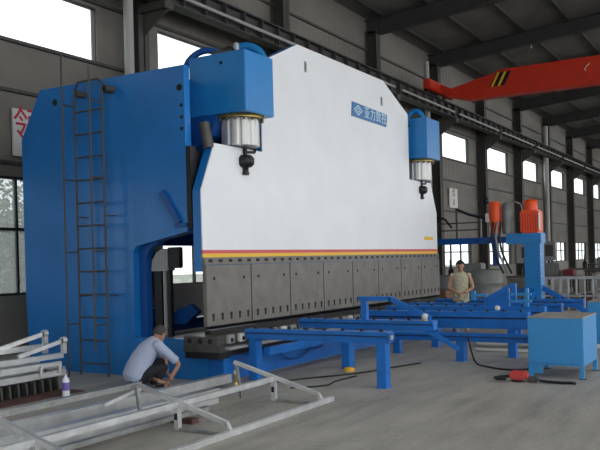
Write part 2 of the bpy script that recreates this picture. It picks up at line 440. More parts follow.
# upper cross tie and rear tie between the frames
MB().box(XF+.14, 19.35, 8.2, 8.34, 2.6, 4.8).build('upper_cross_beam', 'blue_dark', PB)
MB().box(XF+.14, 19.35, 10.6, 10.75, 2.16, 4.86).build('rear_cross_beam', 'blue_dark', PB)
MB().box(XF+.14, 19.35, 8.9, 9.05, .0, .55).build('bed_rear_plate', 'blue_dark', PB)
# back gauge seen through the throat
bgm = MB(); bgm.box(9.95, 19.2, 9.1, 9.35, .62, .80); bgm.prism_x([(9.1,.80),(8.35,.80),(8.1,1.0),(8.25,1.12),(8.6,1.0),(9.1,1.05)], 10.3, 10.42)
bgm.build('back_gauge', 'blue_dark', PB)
MB().box(9.95, 10.05, 8.16, 8.42, 1.72, 2.06, .015).build('control_box', 'steel_black', PB)
m = MB(); pr = [(8.40,2.04),(8.40,1.68),(8.74,1.68),(8.72,1.85),(8.62,1.98),(8.50,2.04)]
m.prism_x(pr, 9.93, 10.12); m.build('curved_cover', 'panelgrey', PB)
m = MB(); m.box(9.95, 10.02, 8.46, 8.51, .62, 1.70); m.build('guide_post', 'panelgrey', PB)
MB().box(9.95, 10.05, 8.55, 8.70, .62, 1.68).build('guide_block', 'steel_black', PB)
MB().box(9.95, 10.02, 8.36, 8.42, .62, 1.70).build('guide_block', 'steel_black', PB)

# bed
MB().box(9.72, 19.5, 7.18, 7.44, .0, .47).build('bed', 'blue_table', PB)
MB().box(9.86, 19.34, 7.44, 8.88, .46, .60).build('bed_top', 'steel_black', PB)
# die table with its long rails
dt = MB(); dt.box(9.42, 19.5, 7.02, 7.70, .47, .56); dt.box(9.40, 19.5, 7.06, 7.68, .56, .70, .01)
dt = dt.build('die_table', 'steel_dark', PB)
MB().box(9.44, 9.72, 7.04, 7.68, .37, .47).box(9.72, 19.5, 7.04, 7.18, .40, .47).build('black_underside', 'steel_black', dt)  # black blocks along the underside of the die table
for y in (7.18, 7.36, 7.56):
    MB().tube([(9.395,y,.635),(9.402,y,.635)], .042, 14).build('end_hole', 'hole', dt)
MB().box(9.55, 19.5, 6.94, 7.02, .50, .54).build('front_lip', 'panelgrey', dt)
m = MB().box(9.75, 19.4, 7.42, 7.54, .70, .76).build('lower_die', 'steel_black', PB)
# clamp blocks in a row on the front of the die table
x = 9.62; i = 0
while x < 19.3:
    c = MB().box(x, x+.16, 7.0, 7.06, .585, .715, .008).build('clamp_block', ('panelgrey', 'cream', 'pipe', 'pipe')[i % 4], PB)
    MB().tube([(x+.085,6.994,.635),(x+.085,7.001,.635)], .035, 10).build('clamp_bolt', 'hole', c)
    x += .30; i += 1

# ram
RY = 7.5
prof = [(9.70,1.99),(9.70,2.91),(10.06,3.66),(11.42,3.66),(11.42,5.2),(12.68,5.77),(16.42,5.77),(17.78,5.2),(17.78,3.66),(19.14,3.66),(19.5,2.91),(19.5,1.99)]
ram = MB().prism_y(prof, RY, RY+.02).build('ram_face', 'white', PB)
MB().prism_y([(x,z) for x,z in [(9.695,1.66)]+prof[1:-1]+[(19.505,1.66)]], RY+.02, RY+.17).build('ram_body', 'blue', PB)
for x, z in ((12.95,5.42),(16.3,5.30)):
    s = MB().box(x-.04, x+.04, RY-.012, RY+.001, z-.11, z+.09, .004).build('lifting_slot', 'panelgrey', ram)
    MB().box(x-.015, x+.015, RY-.016, RY-.01, z-.08, z+.06).build('slot_hole', 'steel_dark', s)
MB().box(9.70, 19.5, RY-.002, RY+.02, 1.935, 1.99).build('red_stripe', 'red', PB)
MB().box(9.70, 19.5, RY-.002, RY+.02, 1.875, 1.935).build('yellow_stripe', 'yellow', PB)
strip = MB().box(9.70, 19.5, RY-.03, RY+.02, 1.765, 1.875).build('perforated_strip', 'steel_plate', PB)
x = 9.8
while x < 19.4: MB().box(x, x+.10, RY-.034, RY-.029, 1.80, 1.845).build('slot', 'hole', strip); x += .26
for i in range(8):
    a = 9.70+i*1.225; b = a+1.205
    p = MB().box(a, b, RY-.05, RY+.02, .82, 1.755, .006).build('clamp_plate', 'steel_plate', PB)
    for xx in (a+.2, b-.2): MB().tube([(xx,RY-.056,1.55),(xx,RY-.049,1.55)], .026, 8).build('bolt_hole', 'hole', p)
    for j in range(5):
        xx = a+.16+j*.235; MB().prism_y([(xx-.02,.90),(xx+.02,.90),(xx+.02,.96),(xx+.032,.98),(xx+.02,1.01),(xx-.02,1.01),(xx-.032,.98),(xx-.02,.96)], RY-.056, RY-.049).build('keyhole', 'hole', p)
MB().prism_x([(RY-.05,.82),(RY+.02,.82),(RY+.0,.775),(RY-.02,.775)], 9.72, 19.48).build('punch', 'steel_black', PB)
# warning label near the right bottom of the ram
MB().box(18.62, 19.2, RY-.004, RY+.001, 2.22, 2.30).build('warning_label', 'yellow', ram)

# maker's sign
sg = MB().prism_y([(14.80,4.76),(16.50,4.74),(16.56,5.02),(14.84,5.06)], RY-.02, RY).build('name_sign', 'sign', PB)
dm = MB()
c = Vector((15.08, 4.91)); 
def rhomb(mb, cx, cz, a, b, t, y0, y1):
    o_ = [(cx-a,cz),(cx,cz+b),(cx+a,cz),(cx,cz-b)]; i_ = [(cx-a+t*1.7,cz),(cx,cz+b-t),(cx+a-t*1.7,cz),(cx,cz-b+t)]
    for q in range(4):
        r_ = (q+1) % 4; mb.prism_y([o_[q],o_[r_],i_[r_],i_[q]], y0, y1)
rhomb(dm, 15.09, 4.91, .20, .115, .028, RY-.025, RY-.02); rhomb(dm, 15.09, 4.91, .10, .055, .02, RY-.025, RY-.02)
dm.build('diamond_logo', 'sign_ink', sg)
for i, ch in enumerate('亚力数控'):
    text_mesh(ch, .27, 'character', 'sign_ink', sg, (15.50+i*.29, RY-.024, 4.895), (1,0,0), (0,0,1))

# cylinder housings
def cyl_unit(x0, x1, y0):
    y1 = y0+1.1 if x0 < 12 else y0+.6
    h = MB().box(x0, x1, y0, y1, 4.17, 5.14, .012).build('cylinder_housing', 'blue_cyl', PB)
    cx = (x0+x1)/2+.03; cy = y0+.42
    MB().tube([(x0-.003,y0+.45,4.98),(x0+.002,y0+.45,4.98)], .03, 12).build('housing_hole', 'hole', h)
    fl = MB().lathe([(.395,0),(.395,.05),(.36,.05),(.36,0)], (cx,cy,4.12), 32).build('flange', 'brass', h)
    for q in range(16):
        a = 2*pi*q/16; MB().tube([(cx+.37*cos(a),cy+.37*sin(a),4.075),(cx+.37*cos(a),cy+.37*sin(a),4.12)], .022, 8).build('flange_bolt', 'steel_dark', fl)
    cyp = MB()
    # fluted barrel
    n = 36; V = []; F = []
    for zz in (3.68, 4.12):
        for q in range(n*2):
            r_ = .315 if (q//2) % 3 else .300; a = 2*pi*q/(n*2); V.append((cx+r_*cos(a), cy+r_*sin(a), zz))
    for q in range(n*2): F.append((q,(q+1)%(n*2),n*2+(q+1)%(n*2),n*2+q))
    F.append(tuple(range(n*2))); cyp.add(V, F)
    cyp.build('cylinder', 'barrel', h)
    MB().tube([(cx+.05,cy-.05,3.68),(cx+.05,cy-.05,3.40)], .035, 12).build('piston_rod', 'steel_black', h)
    rod = MB().lathe([(.05,-.10),(.05,-.03),(.10,-.02),(.145,.02),(.15,.12),(.10,.17),(.05,.18)], (cx+.05,cy-.05,3.37), 18).build('end_nut', 'steel_black', h)
    MB().lathe([(.06,0),(.06,.05)], (cx+.05,cy-.05,3.22), 12).build('end_cap', 'steel_black', h)
    MB().tube([(cx+.36,cy-.05,4.02),(cx+.36,cy-.05,3.66),(cx+.33,cy-.05,3.62),(cx+.1,cy-.05,3.60)], .022, 8).build('guard_bar', 'steel_black', h)
    # top pipework
    if x0 < 12:
        def arc(p0, p1, rise, n=12): 
            p0 = Vector(p0); p1 = Vector(p1); return [p0.lerp(p1, t/n)+Vector((0,0,rise*sin(pi*t/n)**.6)) for t in range(n+1)]
        MB().tube(arc((11.08,7.2,5.13),(10.9,7.85,5.13),.24), .07, 12).build('blue_pipe', 'blue_cyl', h)
        MB().tube(arc((10.75,7.75,5.10),(10.55,8.42,5.05),.24), .055, 12).build('blue_pipe', 'blue_dark', h)
        MB().tube(arc((10.75,7.5,5.12),(10.75,8.05,5.12),.17), .035, 10).build('hose', 'rubber', h)
        MB().tube(arc((10.62,7.45,5.12),(10.85,7.95,5.12),.20), .03, 10).build('hose', 'rubber', h)
        MB().box(10.62, 10.95, 7.5, 7.95, 5.14, 5.27, .02).build('valve_block', 'steel_dark', h)
        MB().lathe([(.05,0),(.05,.14),(.03,.17)], (10.9,7.62,5.26), 12).build('fitting', 'chrome', h)
    else:
        def arc(p0, p1, rise, n=12): 
            p0 = Vector(p0); p1 = Vector(p1); return [p0.lerp(p1, t/n)+Vector((0,0,rise*sin(pi*t/n)**.6)) for t in range(n+1)]
        MB().tube(arc((18.25,7.3,5.13),(18.2,7.68,5.13),.22), .07, 12).build('blue_pipe', 'blue_cyl', h)
        MB().box(18.15, 18.5, 7.35, 7.6, 5.14, 5.24, .02).build('valve_block', 'steel_dark', h)
    # dark bracket tying the housing to the frame
    if x0 < 12: MB().prism_x([(7.68,4.17),(8.2,4.17),(8.2,3.6),(7.8,3.85)], x0+.02, x1-.02).build('housing_bracket', 'blue_dark', h)
cyl_unit(10.36, 11.2, 7.10)
cyl_unit(18.0, 18.85, 7.12)

# ladder fixed to the left frame
LD = MB()
ys = (9.90, 9.28)
LD = MB().box(9.50, 9.71, ys[1]-.08, ys[1]+.0, 4.62, 4.70).build('ladder', 'column', PB)
def lad(mb, nm): return mb.build(nm, 'column', LD)
for y in ys:
    lad(MB().tube([(9.47,y,0),(9.47,y,4.62)], .018, 8), 'upright')
for y, zt, zb in ((9.90,5.25,0.0),(9.29,4.95,.45)):
    lad(MB().tube([(9.2,y,zb),(9.2,y,zt)], .016, 8), 'guard_upright')
for i in range(12):
    z = .20+i*.375
    lad(MB().tube([(9.47,ys[0],z),(9.47,ys[1],z)], .015, 8), 'rung')
for z in (.85, 2.02, 3.20, 4.42):
    for y in ys: lad(MB().tube([(9.47,y,z),(9.2,y,z)], .014, 6), 'guard_link')
for y in ys:
    lad(MB().box(9.50, 9.712, y-.05, y+.05, 4.60, 4.70, .01), 'mounting_bracket')
lad(MB().tube([(9.5,9.92,4.70),(9.48,9.82,4.82),(9.48,9.38,4.82),(9.5,9.26,4.70)], .018, 8), 'top_hoop')
for z in (1.3, 2.6): 
    for y in ys: lad(MB().tube([(9.47,y,z),(9.712,y,z)], .012, 6), 'stand_off')

# ------------------------------------------------------------------ sheet support tables
def table(X, y0, y1, z0, z1, posts, lab, w_=.16, studs=True, gw=.16, extra=None):
    t = thing('support_table', lab, 'support table', (X, (y0+y1)/2, 0), 'blue sheet support tables in front of the press')
    bmh = (z1-z0)
    bm_ = MB(); bm_.box(X-w_/2, X+w_/2, y0, y1, z0, z0+bmh*.62, .006); bm_.box(X-w_/2-.02, X+w_/2+.02, y0, y1, z0+bmh*.62, z1, .004)
    bm_ = bm_.build('beam', 'blue_table', t)
    MB().box(X-w_/2-.024, X-w_/2-.019, y0+.02, y1-.02, z0+bmh*.60, z0+bmh*.67).build('groove', 'steel_black', bm_)
    if studs:
        y = y0+.14
        while y < y1-.05:
            MB().lathe([(.028,0),(.028,.03),(.015,.035)], (X, y, z1), 10).build('stud', 'steel_black', bm_); y += .3
    for y in posts:
        p = MB(); p.box(X-gw/2, X+gw/2, y-.07, y+.07, 0, z0, .006)
        p = p.build('post', 'blue_table', t)
        MB().box(X-gw/2-.008, X+gw/2+.008, y-.078, y+.078, 0, .015).build('foot_plate', 'blue_table', p)
    return t
tA = table(10.10, 4.60, 6.98, .62, .775, (4.72, 6.85), 'nearest blue support table, left end against the die table')
m = MB().box(10.00, 10.2, 4.585, 4.60, .64, .76).build('end_plate', 'blue_dark', tA)
MB().box(10.06, 10.13, 4.572, 4.586, .67, .73).build('end_bolt', 'chrome', tA)
tB = table(11.66, 4.55, 6.95, .66, .81, (6.08,), 'blue support table carrying the tall post and sloping arm', gw=.2)
m = MB(); m.box(11.60, 11.70, 5.70, 5.80, .81, 1.16, .005); m.build('upright', 'blue_table', tB)
m = MB(); m.bar((11.65,5.84,1.15),(11.65,5.28,1.15),.09,.07); m.bar((11.65,5.30,1.15),(11.65,4.62,.84),.09,.07); m.build('sloping_arm', 'blue_table', tB)
MB().ball((11.62,4.70,.87), .055).build('sensor_ball', 'cream', tB)
MB().lathe([(.06,0),(.06,.02)], (11.62,4.70,.81), 16).build('sensor_ring', 'brass', tB)
m = MB(); m.prism_x([(4.62,.66),(4.2,.42),(4.2,.36),(4.75,.66)], 11.62, 11.70); m.build('gusset', 'blue_table', tB)
tC = table(13.16, 2.9, 6.98, .34, .48, (4.67, 3.3), 'long low blue beam running behind the near cabinet', gw=.2, studs=False)
tD = table(13.9, 3.7, 6.90, .50, .80, (6.19, 4.0), 'blue support table directly in front of the standing person', gw=.14)
MB().ball((13.88,4.25,.86), .05).build('sensor_ball', 'cream', tD)
tE = table(15.06, 3.7, 6.90, .52, .82, (5.86, 3.9), 'blue support table with a pale bracket arm right of the person', gw=.2)
m = MB(); m.bar((15.0,5.05,1.03),(15.0,4.78,1.03),.04,.05); m.box(14.97,15.03,5.02,5.1,.94,1.12); m.build('bracket_arm', 'blue_box', tE)
m = MB(); m.bar((15.02,4.85,.90),(15.02,4.40,1.15),.08,.05); m.box(14.98,15.06,4.36,4.42,.82,1.17); m.prism_x([(4.82,.82),(4.82,.92),(4.42,1.12),(4.42,.82)], 15.01, 15.04)
m.build('triangular_bracket', 'blue_table', tE)
m = MB()
for z in (.90, 1.03): m.box(14.98,15.04,3.95,4.36,z,z+.04)
m.box(14.97,15.05,4.0,4.06,.82,1.16); m.build('rung_frame', 'blue_box', tE)
tF = table(16.4, 3.7, 6.98, .62, .80, (6.4, 4.6), 'second farthest blue support table in the row', gw=.16)
m = MB(); m.bar((16.4,5.3,.86),(16.4,4.7,1.18),.08,.06); m.box(16.36,16.44,4.62,4.70,.80,1.2); m.build('triangular_bracket', 'blue_table', tF)
tG = table(18.0, 3.6, 6.98, .62, .80, (6.5, 4.2), 'farthest blue support table in the row', gw=.16)
# longitudinal tie
m = MB(); m.box(10.2, 13.0, 6.66, 6.76, .36, .48, .005)
one('tie_rail', m, 'blue_table', 'long blue rail tying the support tables together along the press', 'rail')

# ------------------------------------------------------------------ cabinets
def cabinet(x, y, lab):
    t = thing('cabinet', lab, 'cabinet', (x+.5, y+.39, 0), 'blue sheet-metal cabinets')
    b = MB().box(x, x+1.0, y, y+.78, .18, .865, .008).build('body', 'blue_box', t)
    MB().box(x-.005, x+1.005, y-.005, y+.785, .865, .885, .004).build('top', 'greytop', t)
    MB().box(x-.003, x+.001, y+.04, y+.74, .21, .215).build('seam', 'blue_dark', b)
    for i, (xx, yy) in enumerate(((x,y),(x+.94,y),(x,y+.72),(x+.94,y+.72))):
        m = MB(); m.box(xx, xx+.06, yy, yy+.06, 0, .18)
        if i == 2: m.box(xx+.02, xx+.05, yy-.14, yy, .06, .18)
        l_ = m.build('leg', 'blue_box', t)
        MB().box(xx-.01, xx+.07, yy-.03, yy+.07, 0, .012).build('foot', 'steel_dark', l_)
    return t
cabinet(11.75, 2.38, 'nearest blue metal cabinet with grey top standing on short legs')
cabinet(15.65, 2.30, 'second blue cabinet cut off by the right picture edge')

# ------------------------------------------------------------------ gantry with motors
G = thing('gantry', 'blue gantry post and beam behind the tables with orange motors', 'gantry', (21.7,5.6,0))
GX = 21.5
po = MB(); po.box(GX, GX+.45, 5.40, 5.82, 0, 2.2, .015); po = po.build('post', 'blue_cyl', G)
for z in (.9, 1.2, 1.5, 1.8): MB().tube([(GX+.12,5.393,z),(GX+.12,5.402,z)], .03, 8).build('bolt', 'cream', po)
MB().box(GX-.03, GX+.48, 5.36, 6.3, 2.08, 2.36, .01).build('head_block', 'blue_cyl', G)
MB().box(GX+.05, GX+.35, 6.3, 13.0, 2.12, 2.29, .01).build('beam', 'blue_dark', G)
MB().box(GX+.0, GX+.4, 12.6, 13.0, 0, 2.12).build('post', 'blue_cyl', G)
for y, nm in ((4.1,1),(7.2,1)):
    m = MB(); m.bar((GX+.2, 5.6, 1.0),(GX+.2, y, .15), .12, .12); m.build('brace', 'blue_table', G)
m = MB(); m.box(GX, GX+.45, 3.9, 7.4, 0, .14, .01); m.build('base_beam', 'blue_table', G)
m = MB(); m.bar((GX-.9,5.6,.1),(GX+.1,5.6,.9),.1,.1); m.box(GX-1.1,GX,5.5,5.7,0,.12); m.build('brace', 'blue_table', G)
# big orange motor
mo = MB(); mo.box(GX, GX+.5, 5.42, 5.92, 2.36, 2.98, .04); mo = mo.build('motor', 'orange', G)
MB().lathe([(.19,0),(.19,.24),(.14,.28),(.05,.30)], (GX+.22,5.68,2.98), 20).build('motor_cap', 'orange', mo)
m = MB()
for i in range(6): m.box(GX-.008, GX+.001, 5.48+i*.07, 5.50+i*.07, 2.42, 2.9)
m.build('cooling_fin', 'crane', mo)
MB().box(GX-.01,GX+.12,5.40,5.425,2.45,2.9).build('side_strip', 'cream', mo)
# drill head with the smaller orange motor
hd = MB(); hd.lathe([(.05,-.62),(.10,-.55),(.14,-.35),(.17,-.15),(.17,.22),(.12,.28)], (GX+.1,6.62,2.98), 20); hd = hd.build('small_motor', 'orange', G)
MB().box(GX+.05, GX+.2, 6.55, 6.70, 1.5, 2.5, .01).build('spindle', 'blue_dark', hd)
MB().box(GX-.02, GX+.1, 6.74, 6.86, 2.7, 2.95, .02).build('pale_box', 'cream', hd)  # pale box beside the small motor
MB().ball((GX+.1,6.86,3.30), .09).build('black_cap', 'steel_black', hd)
m = MB().lathe([(.12,0),(.14,.1),(.14,.75),(.09,.85)], (GX+.15,6.3,2.36), 16).build('grey_canister', 'tank', G)
for dy in (0, .12, -.1):
    MB().tube([(GX-.05,6.5+dy,2.7),(GX-.12,6.55+dy,2.3),(GX-.1,6.5+dy,1.9),(GX-.05,6.35+dy,1.5),(GX+.1,6.3+dy,1.3)], .03, 8).build('cable', 'rubber' if dy else 'panelgrey', G)
MB().tube([(GX+.15,6.3,3.2),(GX+.1,6.1,3.25),(GX+.1,5.9,3.15),(GX+.1,5.85,2.95)], .02, 8).build('cable', 'panelgrey', G)
# handrail on the beam
hr = MB()
for z in (2.72, 2.52): hr.tube([(GX+.2,6.9,z),(GX+.2,9.0,z)], .018, 8)
hr = hr.build('handrail', 'column', G)
for y, z in ((7.05,2.85),(7.75,3.15),(8.6,2.8)): MB().tube([(GX+.2,y,2.29),(GX+.2,y,z)], .03, 8).build('handrail_post', 'pipe' if z < 3 else 'column', hr)
MB().tube([(GX+.2,7.75,3.12),(GX+.2,7.4,2.95),(GX+.2,7.05,2.85),(GX+.2,6.8,2.8),(GX+.2,6.6,2.5)], .035, 8).build('cable_arm', 'rubber', G)
MB().tube([(GX+.2,8.7,3.05),(GX+.2,8.1,2.85),(GX+.2,7.9,2.6)], .035, 8).build('cable_arm', 'rubber', G)

# ------------------------------------------------------------------ truss frame in the foreground
def truss():
    t = thing('roof_truss_frame', 'galvanised triangular truss frame lying on the floor nearest the camera', 'truss', (6.5,5.5,0))
    MB().channel((3.6,4.88,.03),(8.93,4.90,.03),.06,.06).build('chord', 'galv', t)
    MB().channel((3.6,5.56,.285),(8.62,5.58,.285),.07,.06).build('chord', 'galv', t)
    MB().bar((3.6,6.15,.46),(6.72,6.15,.46),.012,.07).build('chord', 'galv_d', t)
    MB().box(3.6,6.72,6.09,6.15,.485,.495).build('chord', 'galv_d', t)
    for X in (4.77, 6.69, 8.61):
        r = MB(); r.bar((X,4.91,.13),(X,6.18,.475),.05,.045); r.build('rung', 'galv', t)
        MB().bar((X,4.92,.13),(X,4.88,.06),.045,.05,(1,0,0)).build('strut', 'galv', t)
        p = MB(); p.box(X-.03,X+.03,5.54,5.6,.01,.26); p = p.build('strut', 'galv', t)
        MB().box(X-.034,X-.028,5.55,5.59,.12,.19).build('bolt_slot', 'hole', p)
        MB().bar((X,5.6,.02),(X,4.9,.02),.04,.03).build('cross_tie', 'galv_d', t)
        MB().bar((X,6.15,.44),(X+.05,6.12,.0),.035,.035,(1,0,0)).build('strut', 'galv_d', t)
    for X in (4.77,6.69):
        MB().bar((X+.1,6.14,.42),(X-.35,6.3,.28),.03,.04).build('diagonal', 'galv', t)
    return t
truss()
def loose(x0, x1, y, z, w_, h_, lab, ydrift=0, m='galv'):
    one('steel_tube', MB().channel((x0,y,z),(x1,y+ydrift,z),w_,h_,.006), m, lab, 'tube', group='loose galvanised tubes on the floor')
one('timber_sleeper', MB().box(5.0,5.12,5.62,7.45,0,.055,.004), 'rust', 'brown sleeper under the loose tubes near the bottom left', 'sleeper')
one('timber_sleeper', MB().box(7.0,7.12,5.62,7.2,0,.055,.004), 'rust', 'brown sleeper under the loose tubes below the truss apex', 'sleeper')
loose(3.5, 9.42, 6.93, .115, .12, .12, 'longest loose galvanised tube, farthest back, by the squatting man', -.05)
loose(3.5, 8.42, 6.45, .105, .14, .10, 'second loose galvanised tube counted from the squatting man', -.1)
loose(3.5, 7.98, 6.08, .09, .10, .07, 'third loose galvanised tube counted from the squatting man', -.05)
loose(3.5, 7.55, 5.84, .08, .07, .05, 'shortest and thinnest loose galvanised tube, closest to the truss feet', -.02, 'galv_d')

# valve / brass fitting at the tube ends
v = thing('valve', 'small brass and steel valve standing near the tube ends', 'valve', (9.25,6.62,0))
MB().lathe([(.05,0),(.05,.03),(.03,.05),(.03,.16),(.045,.17),(.045,.21)], (9.25,6.62,0), 14).build('body', 'brass', v)
MB().ball((9.25,6.62,.235), .035).build('knob', 'cream', v)
one('blue_rag', MB().box(8.75,9.1,6.60,6.78,0,.035,.015), 'blue_dark', 'dark blue scrap lying beside the small valve', 'scrap')

# ------------------------------------------------------------------ stack of truss frames on the left
base = thing('bending_comb', 'dark toothed steel bar under the stacked truss frames', 'toothed bar', (6.0,9.1,0))
MB().box(3.6,8.18,9.03,9.12,0,.20).build('bar', 'steel_black', base)
x = 3.75; tm = None
while x < 8.15:
    MB().prism_x([(9.03,.02),(9.03,.19),(8.95,.19),(8.93,.02)], x, x+.025).build('tooth', 'steel_dark', base); x += .14
one('base_plate', MB().box(3.6,8.25,8.55,9.0,0,.014), 'rust', 'red-brown plate on the floor in front of the toothed bar', 'plate')
def stack_frame(z, dy, dx, lab, big):
    t = thing('truss_frame', lab, 'truss', (6+dx,9.2+dy,z), 'galvanised truss frames stacked on the left')
    e = 8.2+dx
    MB().channel((3.6,9.02+dy,z+.05),(e,9.02+dy,z+.05),.07,.08).build('chord', 'galv', t)
    MB().channel((3.6,9.42+dy,z+.06),(e-.05,9.42+dy,z+.06),.06,.06).build('chord', 'galv', t)
    if big:
        MB().channel((3.6,9.02+dy,z+.17),(e+.03,9.02+dy,z+.17),.09,.07).build('chord', 'galv', t)
        MB().channel((3.6,9.30+dy,z+.30),(e-.05,9.30+dy,z+.30),.09,.07).build('chord', 'galv', t)
        for X, yy, zz in ((e+.02,8.96+dy,z+.39),(e-.06,9.26+dy,z+.49)):
            a = MB(); a.bar((X,yy,z+.2),(X,yy,zz),.055,.07,(1,0,0)); a = a.build('end_post', 'galv', t)
            MB().tube([(X-.035,yy,zz),(X+.03,yy,zz)], .052, 16).build('ring_end', 'galv', a)
            MB().tube([(X-.039,yy,zz),(X-.034,yy,zz)], .024, 12).build('ring_hole', 'hole', a)
            MB().bar((X-.02,yy+.02,zz-.01),(X-.75,yy+.08,zz-.16),.05,.055).build('diagonal', 'galv', t)
        MB().box(6.8,6.95,8.98+dy,9.1+dy,z+.205,z+.26,.01).build('cleat', 'cream', t)
    else:
        MB().channel((e-.02,9.0+dy,z+.065),(e-.02,9.46+dy,z+.065),.03,.13,.02).build('end_tube', 'galv', t)
        m = MB(); e2 = e-.14; yb = 8.955+dy
        for p, q in (((e2-.36,z+.045),(e2,z+.045)),((e2-.36,z+.185),(e2,z+.185)),((e2-.35,z+.045),(e2-.35,z+.185)),((e2-.01,z+.045),(e2-.01,z+.185))):
            m.bar((p[0],yb,p[1]),(q[0],yb,q[1]),.03,.022)
        m.build('end_bracket', 'cream', t)
stack_frame(.20, 0, .10, 'lower galvanised truss frame, resting on the toothed bar', False)
stack_frame(.33, 0, 0.02, 'upper galvanised truss frame with two ring-ended posts, on top of the stack', True)

bt = thing('water_bottle', 'clear plastic water bottle with violet label by the stacked frames', 'bottle', (7.80,8.46,.0))
MB().lathe([(.045,0),(.052,.02),(.052,.22),(.045,.245),(.02,.275),(.02,.29)], (7.8,8.46,0), 18).build('bottle_body', 'bottle', bt)
MB().lathe([(.0535,.09),(.0535,.2)], (7.8,8.46,0), 18).build('bottle_label', 'label', bt)
MB().lathe([(.023,.288),(.023,.315)], (7.8,8.46,0), 12).build('cap', 'cream', bt)

# ------------------------------------------------------------------ small floor items
one('white_tube', MB().tube([(15.45,5.15,.055),(15.45,1.6,.055)], .055, 12), 'cream', 'long white tube lying on the floor behind the near cabinet', 'tube')
one('white_tube', MB().tube([(14.6,4.9,.03),(14.6,3.2,.03)], .03, 12), 'cream', 'shorter white tube lying beside the long white one', 'tube')
rtl = thing('grinder', 'red power tool with black handle lying before the near cabinet', 'power tool', (11.30,3.20,0))
MB().box(11.20,11.40,3.05,3.30,.03,.15,.03).build('motor_body', 'cloth_red', rtl)
MB().tube([(11.28,3.30,.07),(11.27,3.42,.06),(11.22,3.50,.05),(11.12,3.44,.05),(11.15,3.32,.05)], .022, 8).build('handle', 'rubber', rtl)
MB().box(11.24,11.36,2.90,3.06,0,.07,.02).build('gear_head', 'steel_dark', rtl)
MB().lathe([(.08,0),(.08,.02)], (11.3,3.2,.0), 16).build('disc', 'steel_black', rtl)
one('chain', MB().tube([(11.28,2.88,.03),(11.22,2.78,.03),(11.27,2.66,.02),(11.2,2.55,.03),(11.3,2.45,.02),(11.26,2.40,.02)], .02, 8), 'steel_black', 'black strap trailing on the floor from the red tool', 'strap')
one('yellow_cap', MB().lathe([(.09,0),(.09,.04),(.06,.06)], (11.40,5.93,0), 16), 'yellowcap', 'yellow cap on the floor by a blue table post', 'cap')
def cable(pts, r, lab, col='rubber'):
    P = [Vector(p) for p in pts]; out = []
    for i in range(len(P)-1):
        p0 = P[max(i-1,0)]; p1 = P[i]; p2 = P[i+1]; p3 = P[min(i+2,len(P)-1)]
        for s in range(6):
            t = s/6; out.append(.5*((2*p1)+(p2-p0)*t+(2*p0-5*p1+4*p2-p3)*t*t+(3*p1-p0-3*p2+p3)*t**3))
    out.append(P[-1]); one('cable', MB().tube(out, r, 8), col, lab, 'cable')
cable([(9.6,6.5,.012),(10.3,6.2,.012),(10.9,5.8,.012),(11.3,5.6,.012),(12.0,5.4,.012),(12.6,5.2,.012)], .012, 'black cable lying on the floor under the nearest support table')
cable([(9.55,5.9,.01),(9.9,5.55,.01),(10.35,5.6,.01),(10.9,5.55,.01)], .012, 'short black cable crossing the floor near the truss end')
cable([(13.0,4.5,.46),(12.9,4.42,.25),(12.8,4.3,.03),(12.5,4.0,.015),(12.3,3.6,.015),(12.6,3.3,.015),(12.9,3.25,.1)], .015, 'black cable looping from the low beam towards the cabinet')
cable([(11.2,7.14,.38),(11.25,7.12,.26),(11.5,7.12,.14),(11.9,7.12,.12),(12.2,7.12,.22),(12.6,7.12,.22),(12.75,7.12,.36)], .014, 'dark blue hose hanging in a loop on the press bed', 'blue_dark')

# ------------------------------------------------------------------ background clutter
def rack(x, y, L, D_, Hh, lab, n=9):
    t = thing('mesh_rack', lab, 'rack', (x, y, 0))
    f = MB()
    for z in (.06, Hh*.5, Hh): f.box(x, x+.05, y-L, y, z-.03, z+.02); f.box(x+D_, x+D_+.05, y-L, y, z-.03, z+.02)
    for yy in (y-L, y-.05):
        for z in (.06, Hh): f.box(x, x+D_, yy, yy+.05, z-.03, z+.02)
    for xx in (x, x+D_):
        for i in range(n+1):
            yy = y-L+(L-.04)*i/n; f.box(xx, xx+.04, yy, yy+.04, 0, Hh)
    f.build('rack_frame', 'galv', t)
    random.seed(int(x*10))
    for i in range(8):
        a = y-L+.1+random.random()*(L-.7); w2 = .25+random.random()*.3; h2 = .12+random.random()*.4; xx = x+.1+random.random()*(D_-.5)
        MB().box(xx, xx+.3, a, a+w2, .08, .08+h2, .02).build('stored_part', random.choice(['steel_dark','tank','maroon','rust','panelgrey']), t)
rack(24.6, 6.6, 2.2, 1.2, 1.05, 'grey barred rack of parts beyond the gantry post')
rack(30.0, 5.6, 2.4, 1.5, 1.0, 'farther barred rack of parts near the right edge', 8)
def tank(x, y, r, h, lab, m='tank'):
    t = thing('drum', lab, 'drum', (x,y,0), 'grey steel drums behind the standing person')
    MB().lathe([(r,0),(r,h*.33),(r+.02,h*.35),(r,h*.37),(r,h*.66),(r+.02,h*.68),(r,h*.7),(r,h),(r-.03,h+.02),(r-.03,h-.02)], (x,y,0), 28).build('shell', m, t)
tank(24.8, 9.3, .62, 1.15, 'grey steel drum directly right of the standing person')
tank(26.2, 8.6, .75, 1.3, 'widest grey steel drum between the person and the gantry')
tank(27.9, 7.5, .6, .95, 'lowest grey steel drum, beside the gantry post')
one('wooden_crate', MB().box(23.2,24.0,8.7,9.5,0,.75,.01), mat('crate_brown',(.22,.10,.06),.7,var=.2), 'brown crate standing behind the standing person', 'crate')
